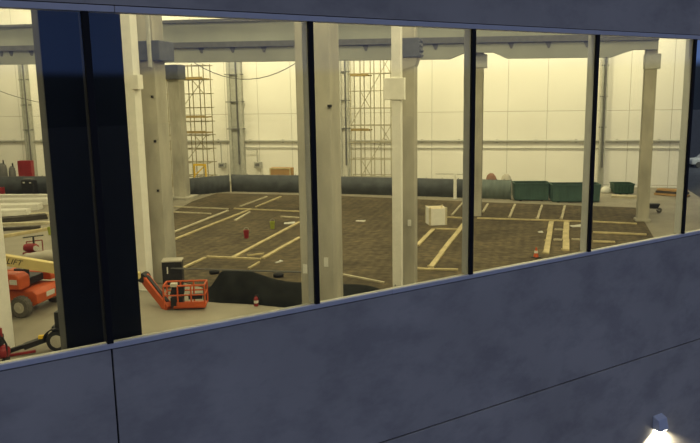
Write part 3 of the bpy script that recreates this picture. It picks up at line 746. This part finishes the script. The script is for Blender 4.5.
MB().prism([(-0.72, 0.1, 0.62), (-0.1, 0.1, 0.62), (-0.1, 0.1, 0.98), (-0.6, 0.1, 0.98)], (0, 0.35, 0)).build('control_box', 'black', bk)
MB().box((0.42, 0.2, 0.5), (0.62, 0.2, 0.22)).build('tool_tray', 'black', bk)
MB().box((-0.42, 0.3, 0.25), (0.55, 0.45, 0.45)).build('jib_mount', 'black', bk)
MB().box((-0.5, 0.08, 1.1), (0.3, 0.3, 0.14)).build('light_box', 'greytarp', bk)

# ================================================================ LEFT PANE CONTENTS
def long_panel(u0, v0, u1, v1, h, depth, label, m='white', n=1, name='wall_panel_pack', cat='panel', z=0.0, group=None):
    P, Q = atZ(u0, v0, z), atZ(u1, v1, z); d = Q - P; L = d.length
    s = MB()
    for k in range(n):
        hh = h / n
        s.box((L / 2 - 0.05 * k, depth / 2, hh * (k + 0.5)), (L, depth, hh * 0.93))
    for x in (0.15, 0.5, 0.85): s.box((L * x, depth / 2, h / 2), (0.08, depth + 0.03, h + 0.02))
    o = s.build(name, m, loc=P, rz=math.atan2(d.y, d.x), bevel=0.015)
    return tag(o, label, cat, group)
long_panel(-40, 199.3, 51, 198.8, 0.40, 0.8, 'long white panel pack nearest the charcoal barrier, rearmost of four', n=2)
long_panel(-40, 206, 47, 205.0, 0.55, 1.3, 'long white panel pack second from the charcoal barrier', n=2)
long_panel(-40, 212, 38, 210.5, 0.55, 1.2, 'long white panel pack third from the charcoal barrier', n=2)
long_panel(-40, 217.5, 27, 215.5, 0.50, 1.1, 'shortest white panel pack, foremost of four', n=2)
long_panel(29, 217, 52, 216, 0.22, 1.0, 'low pale timber pallet right of the white panel packs', 'timberpale', 1, 'timber_pallet', 'pallet')
long_panel(2, 223.5, 48, 219.2, 0.40, 0.9, 'dark steel beam lying in front of the white panel packs', 'timberdark', 2, 'steel_beam', 'beam')
long_panel(-30, 227, 56, 224.2, 0.2, 0.5, 'long pale timber lying just below the dark steel beam', 'timberpale', 1, 'timber_length', 'timber')
long_panel(-30, 233, 40, 229.0, 0.22, 0.45, 'long dark timber between two pale ones at the left', 'timberdark', 1, 'timber_length', 'timber')
long_panel(2, 238.5, 58, 229.0, 0.22, 0.32, 'yellow timber slanting up to right behind the red pump', 'timber', 1, 'timber_length', 'timber')
bucket((51, 234.5), 'sagegreen', 'yellow green bucket at right end of the slanting yellow timber', 0.22)
# red cabinet, grey plant and drum behind/before the far-left barrier
b0, z1 = bz(17, 161, 67); b1, _ = bz(28.5, 161, 67)
t = thing('red_cabinet', 'upright red cabinet rising behind the charcoal barrier at far left', 'cabinet', hall(67, b0), ROT_HALL + 0.25)
MB().box(((b1 - b0) / 2, 0.4, z1 / 2), (b1 - b0, 0.8, z1)).build('body', 'red', t, bevel=0.03)
MB().box(((b1 - b0) * 0.65, -0.02, z1 * 0.66), ((b1 - b0) * 0.55, 0.04, z1 * 0.55)).build('cabinet_door', 'red', t)
for u, rr, zt_, lab in ((2.5, 0.5, 2.75, 'rounded grey plant showing above barrier at the left picture edge'), (12, 0.36, 2.45, 'smaller grey plant showing above barrier beside the red cabinet')):
    b_, _ = bz(u, 170, 67)
    t = thing('site_plant', lab, 'machine', hall(67, b_), ROT_HALL)
    MB().lathe([(0.05, 0), (rr, 0.02), (rr, zt_ * 0.75), (rr * 0.8, zt_ * 0.92), (rr * 0.4, zt_), (0.02, zt_)], n=16).build('drum', 'girderdark', t, smooth=False)
    MB().tube((rr * 0.4, 0, zt_ * 0.95), (rr * 0.4, 0, zt_ + 0.35), 0.08).build('exhaust', 'black', t)
t = thing('site_generator', 'black generator with two white highlights before the charcoal barrier', 'generator', atZ(30.5, 196.6), ROT_HALL)
MB().box((0, 0, 0.95), (1.35, 0.7, 1.5)).build('housing', 'black', t, bevel=0.05)
for x in (-0.35, 0.4): MB().box((x, -0.36, 1.45), (0.22, 0.04, 0.14)).build('lamp', 'paper', t)  # white plates painted in as highlights on the housing, not lamps
for x in (-0.5, 0.5): MB().lathe([(0.02, -0.08), (0.2, -0.08), (0.2, 0.08), (0.02, 0.08)], (x, -0.32, 0.2), 'Y').build('wheel', 'rubber', t)
MB().box((0, 0, 1.78), (0.9, 0.6, 0.16)).build('lid', 'girderdark', t)
t = thing('red_drum', 'red drum beside barrier at the left picture edge', 'drum', atZ(1, 196.7))
MB().lathe([(0.02, 0), (0.42, 0), (0.42, 0.3), (0.45, 0.32), (0.42, 0.34), (0.42, 0.62), (0.45, 0.64), (0.42, 0.66), (0.42, 0.95), (0.02, 0.95)], n=20).build('body', 'red', t)
MB().lathe([(0.02, 0.95), (0.07, 0.95), (0.07, 1.0), (0.02, 1.0)], (0.2, 0, 0), n=10).build('bung', 'black', t)
# red pump with frame, on the floor above the boom
t = thing('red_pump', 'small red pump with raised pipe frame above the cream boom', 'pump', atZ(34, 254), ROT_VIEW)
MB().lathe([(0.02, -0.42), (0.2, -0.42), (0.27, -0.2), (0.27, 0.25), (0.18, 0.42), (0.02, 0.42)], (-0.15, 0, 0.42), 'X', 14).build('motor', 'red', t)
MB().box((0, 0, 0.08), (1.2, 0.5, 0.14)).build('bed_plate', 'red', t, bevel=0.02)
MB().path([(-0.5, 0.2, 0.1), (-0.5, 0.2, 0.75), (0.5, 0.2, 0.85), (0.5, 0.2, 0.1)], 0.035).build('pipe_frame', 'red', t)
MB().tube((0.05, 0, 0.6), (0.05, 0, 1.15), 0.06).build('riser_pipe', 'black', t)
MB().tube((-0.6, 0, 1.05), (0.7, 0, 1.2), 0.035).build('crossbar', 'black', t)
MB().lathe([(0.02, -0.02), (0.17, -0.02), (0.17, 0.02), (0.02, 0.02)], (0.28, -0.28, 0.42), 'Y', 14).build('gauge', 'paper', t)
# grey roll
P, Q = atZ(24, 262.5), atZ(66, 259); d = Q - P; L = d.length
s = MB(); pr_ = [(0.02, 0), (0.22, 0.02)]
for k in range(1, 12): pr_.append((0.22 + 0.22 * k / 12 + 0.02 * math.sin(k * 2.2), L * k / 12))
pr_ += [(0.40, L), (0.02, L)]
o = s.lathe(pr_, (0, 0, 0.30), 'X', 16).build('tarp_roll', 'greytarp', loc=P, rz=math.atan2(d.y, d.x), smooth=True)
tag(o, 'long grey rolled tarp lying between red pump and cream boom', 'roll')
# black trailer behind the black column
t = thing('site_trailer', 'black two-wheeled trailer with long drawbar, half hidden by the black column', 'trailer', atZ(57.5, 351), ROT_VIEW)
for y in (0, 1.4):
    o = MB().lathe([(0.22, -0.12), (0.40, -0.12), (0.42, -0.06), (0.42, 0.06), (0.40, 0.12), (0.22, 0.12)], (0.05, y, 0.42), 'Y', 24).build('wheel', 'black', t)
    MB().lathe([(0.02, -0.14), (0.12, -0.14), (0.25, -0.125), (0.25, 0.125), (0.02, 0.13)], (0.05, y, 0.42), 'Y', 20).build('hub', 'greytarp', o)
s = MB(); pts = [Vector((0.05 + 0.5 * math.cos(k * math.pi / 10), -0.02, 0.42 + 0.5 * math.sin(k * math.pi / 10))) for k in range(11)]
for a_, b_ in zip(pts[:-1], pts[1:]): s.beam(a_, b_, 0.34, 0.04)
s.build('mudguard', 'black', t)
MB().box((0.75, 0.7, 0.7), (1.9, 1.2, 0.5)).build('bed', 'black', t, bevel=0.02)
MB().box((0.22, 0.2, 1.22), (0.5, 0.35, 0.62)).build('control_panel', 'black', t, bevel=0.02)
MB().beam((0.3, 0.7, 0.62), (-1.75, -0.3, 0.12), 0.14, 0.14).build('drawbar', 'black', t)
MB().beam((-0.3, 0.2, 0.5), (-1.2, -0.15, 0.25), 0.3, 0.2).build('winch', 'black', t)
MB().box((-0.55, 0.0, 0.58), (0.22, 0.16, 0.12)).build('marker_lamp', 'yellow', t)
MB().beam((-0.7, -0.3, 0.12), (-1.85, -0.62, 0.04), 0.1, 0.08).build('red_tow_bar', 'red', t)
# red compressor at the left frame edge
t = thing('red_compressor', 'red and black compressor before the pale column at the left picture edge', 'compressor', atZ(0.5, 362), ROT_VIEW)
MB().lathe([(0.02, -0.45), (0.2, -0.42), (0.26, -0.3), (0.26, 0.3), (0.2, 0.42), (0.02, 0.45)], (-0.1, 0, 0.4), 'X', 16).build('air_tank', 'red', t)
MB().box((-0.1, 0, 0.85), (0.5, 0.36, 0.4)).build('motor', 'black', t, bevel=0.03)
MB().tube((0.12, 0, 0.9), (0.12, 0, 1.3), 0.06).build('air_filter', 'red', t)
for x in (-0.4, 0.22): MB().box((x, 0, 0.09), (0.1, 0.4, 0.18)).build('foot', 'black', t)
MB().path([(0.2, -0.1, 1.0), (0.34, -0.1, 0.7), (0.3, -0.1, 0.25)], 0.035).build('hose', 'black', t)

# ================================================================ OUTSIDE
# wall lamp on the facade
wl = thing('wall_lamp', 'small grey wedge wall lamp shining down the lower right facade', 'wall lamp', (13.12, YO, 2.40))
MB().prism([(-0.15, 0, 0.0), (-0.15, -0.20, 0.0), (-0.15, -0.14, 0.24), (-0.15, 0, 0.30)], (0.30, 0, 0)).build('housing', 'lampbody', wl, bevel=0.015)
MB().box((0, -0.10, -0.012), (0.24, 0.14, 0.02)).build('lens', 'lens', wl)
ld = bpy.data.lights.new('wall_lamp_light', 'SPOT'); ld.energy = 520; ld.color = (1, 0.88, 0.62); ld.spot_size = math.radians(135); ld.spot_blend = 0.4; ld.shadow_soft_size = 0.05
lo = bpy.data.objects.new('wall_lamp_light', ld); COL.objects.link(lo); lo.location = (13.12, YO - 0.14, 2.36); lo.rotation_euler = (math.radians(12), 0, 0)

# white car seen out of the open end of the hall
P = atZ(707, 166.8, -0.3)
car = thing('parked_car', 'white parked car seen through the last pane at the right picture edge', 'car', P, ROT_VIEW + math.pi)
car.scale = (1.15, 1.15, 1.15)
body = [(-2.1, 0.35), (2.1, 0.35), (2.15, 0.7), (1.95, 0.92), (1.0, 1.0), (0.45, 1.45), (-1.2, 1.48), (-1.85, 1.05), (-2.15, 0.95)]
MB().prism([(x, -0.85, z) for x, z in body], (0, 1.7, 0)).build('body', 'paper', car, bevel=0.08)
MB().prism([(x, -0.87, z) for x, z in [(0.75, 1.02), (0.4, 1.38), (-1.1, 1.41), (-1.55, 1.05)]], (0, 1.74, 0)).build('side_windows', 'black', car)
for x in (-1.35, 1.35):
    for y in (-0.78, 0.78):
        MB().lathe([(0.02, -0.11), (0.33, -0.11), (0.33, 0.11), (0.02, 0.11)], (x, y, 0.33), 'Y', 18).build('wheel', 'rubber', car)

# ================================================================ LIGHT
warm = (1.0, 0.88, 0.60)
def area(loc_, sx, sy, e, rot=(0, 0, 0), col=warm):
    l = bpy.data.lights.new('bay_or_fill_light', 'AREA'); l.shape = 'RECTANGLE'; l.size = sx; l.size_y = sy; l.energy = e; l.color = col
    o = bpy.data.objects.new('bay_or_fill_light', l); COL.objects.link(o); o.location = loc_; o.rotation_euler = rot
nrm = 0
for a in (30, 42, 54):
    for b in (-46, -34, -22, -10, 2):
        p = hall(a, b, 20.6)
        if p.y < 12: continue
        area(p, 3.0, 3.0, 950, (0, 0, ROT_HALL))
# unseen wash lights added to brighten the far wall
for b in (-58, -44, -30, -16, -2, 10):
    area(hall(65, b, 20.4), 4.0, 1.5, 2600, Vector((0, 0, 1)).rotation_difference(-Vector((EA.x * 1.0, EA.y * 1.0, -0.75)).normalized()).to_euler())

# unseen fill lights added near the facade to brighten the column fronts
for x in (-12, -2, 8, 18, 28):
    area((x, 9.6, 19.5), 3.0, 1.0, 1300, Vector((0, 0, 1)).rotation_difference(-Vector((0.3, 1.0, -0.8)).normalized()).to_euler())
# unseen point light added to brighten the parked car
pl_ = bpy.data.lights.new('car_fill_light', 'POINT'); pl_.energy = 1500; pl_.color = (0.9, 0.95, 1); pl_.shadow_soft_size = 0.3
po = bpy.data.objects.new('car_fill_light', pl_); COL.objects.link(po); po.location = P + Vector((-1.5, -5, 6))

w = bpy.data.worlds.new('World'); scene.world = w; w.use_nodes = True
nt = w.node_tree; N = nt.nodes; L_ = nt.links; bg = N['Background']
tc = N.new('ShaderNodeTexCoord'); sx = N.new('ShaderNodeSeparateXYZ'); L_.new(tc.outputs['Generated'], sx.inputs[0])
cr = N.new('ShaderNodeValToRGB'); L_.new(sx.outputs['Z'], cr.inputs['Fac'])
e = cr.color_ramp.elements; e[0].position = 0.0; e[0].color = (0.015, 0.02, 0.035, 1)
e[1].position = 1.0; e[1].color = (0.27, 0.285, 0.34, 1)
k = e.new(0.029); k.color = (0.02, 0.026, 0.045, 1)
k = e.new(0.038); k.color = (0.10, 0.17, 0.46, 1)
k = e.new(0.2); k.color = (0.12, 0.19, 0.46, 1)
k = e.new(0.45); k.color = (0.30, 0.32, 0.42, 1)
L_.new(cr.outputs['Color'], bg.inputs['Color']); bg.inputs['Strength'].default_value = 1.0

# ================================================================ CAMERA
cam = bpy.data.cameras.new('camera'); co = bpy.data.objects.new('camera', cam); COL.objects.link(co)
cam.sensor_width = 36.0; cam.lens = 36.0 * FPX / 700.0; cam.clip_end = 1000; cam.clip_start = 0.1
mw = RM.to_4x4(); mw.translation = EYE; co.matrix_world = mw
scene.camera = co
scene.view_settings.view_transform = 'Standard'; scene.view_settings.look = 'None'
scene.cycles.use_denoising = True
scene.cycles.max_bounces = 8; scene.cycles.transparent_max_bounces = 12
scene.cycles.sample_clamp_indirect = 4.0
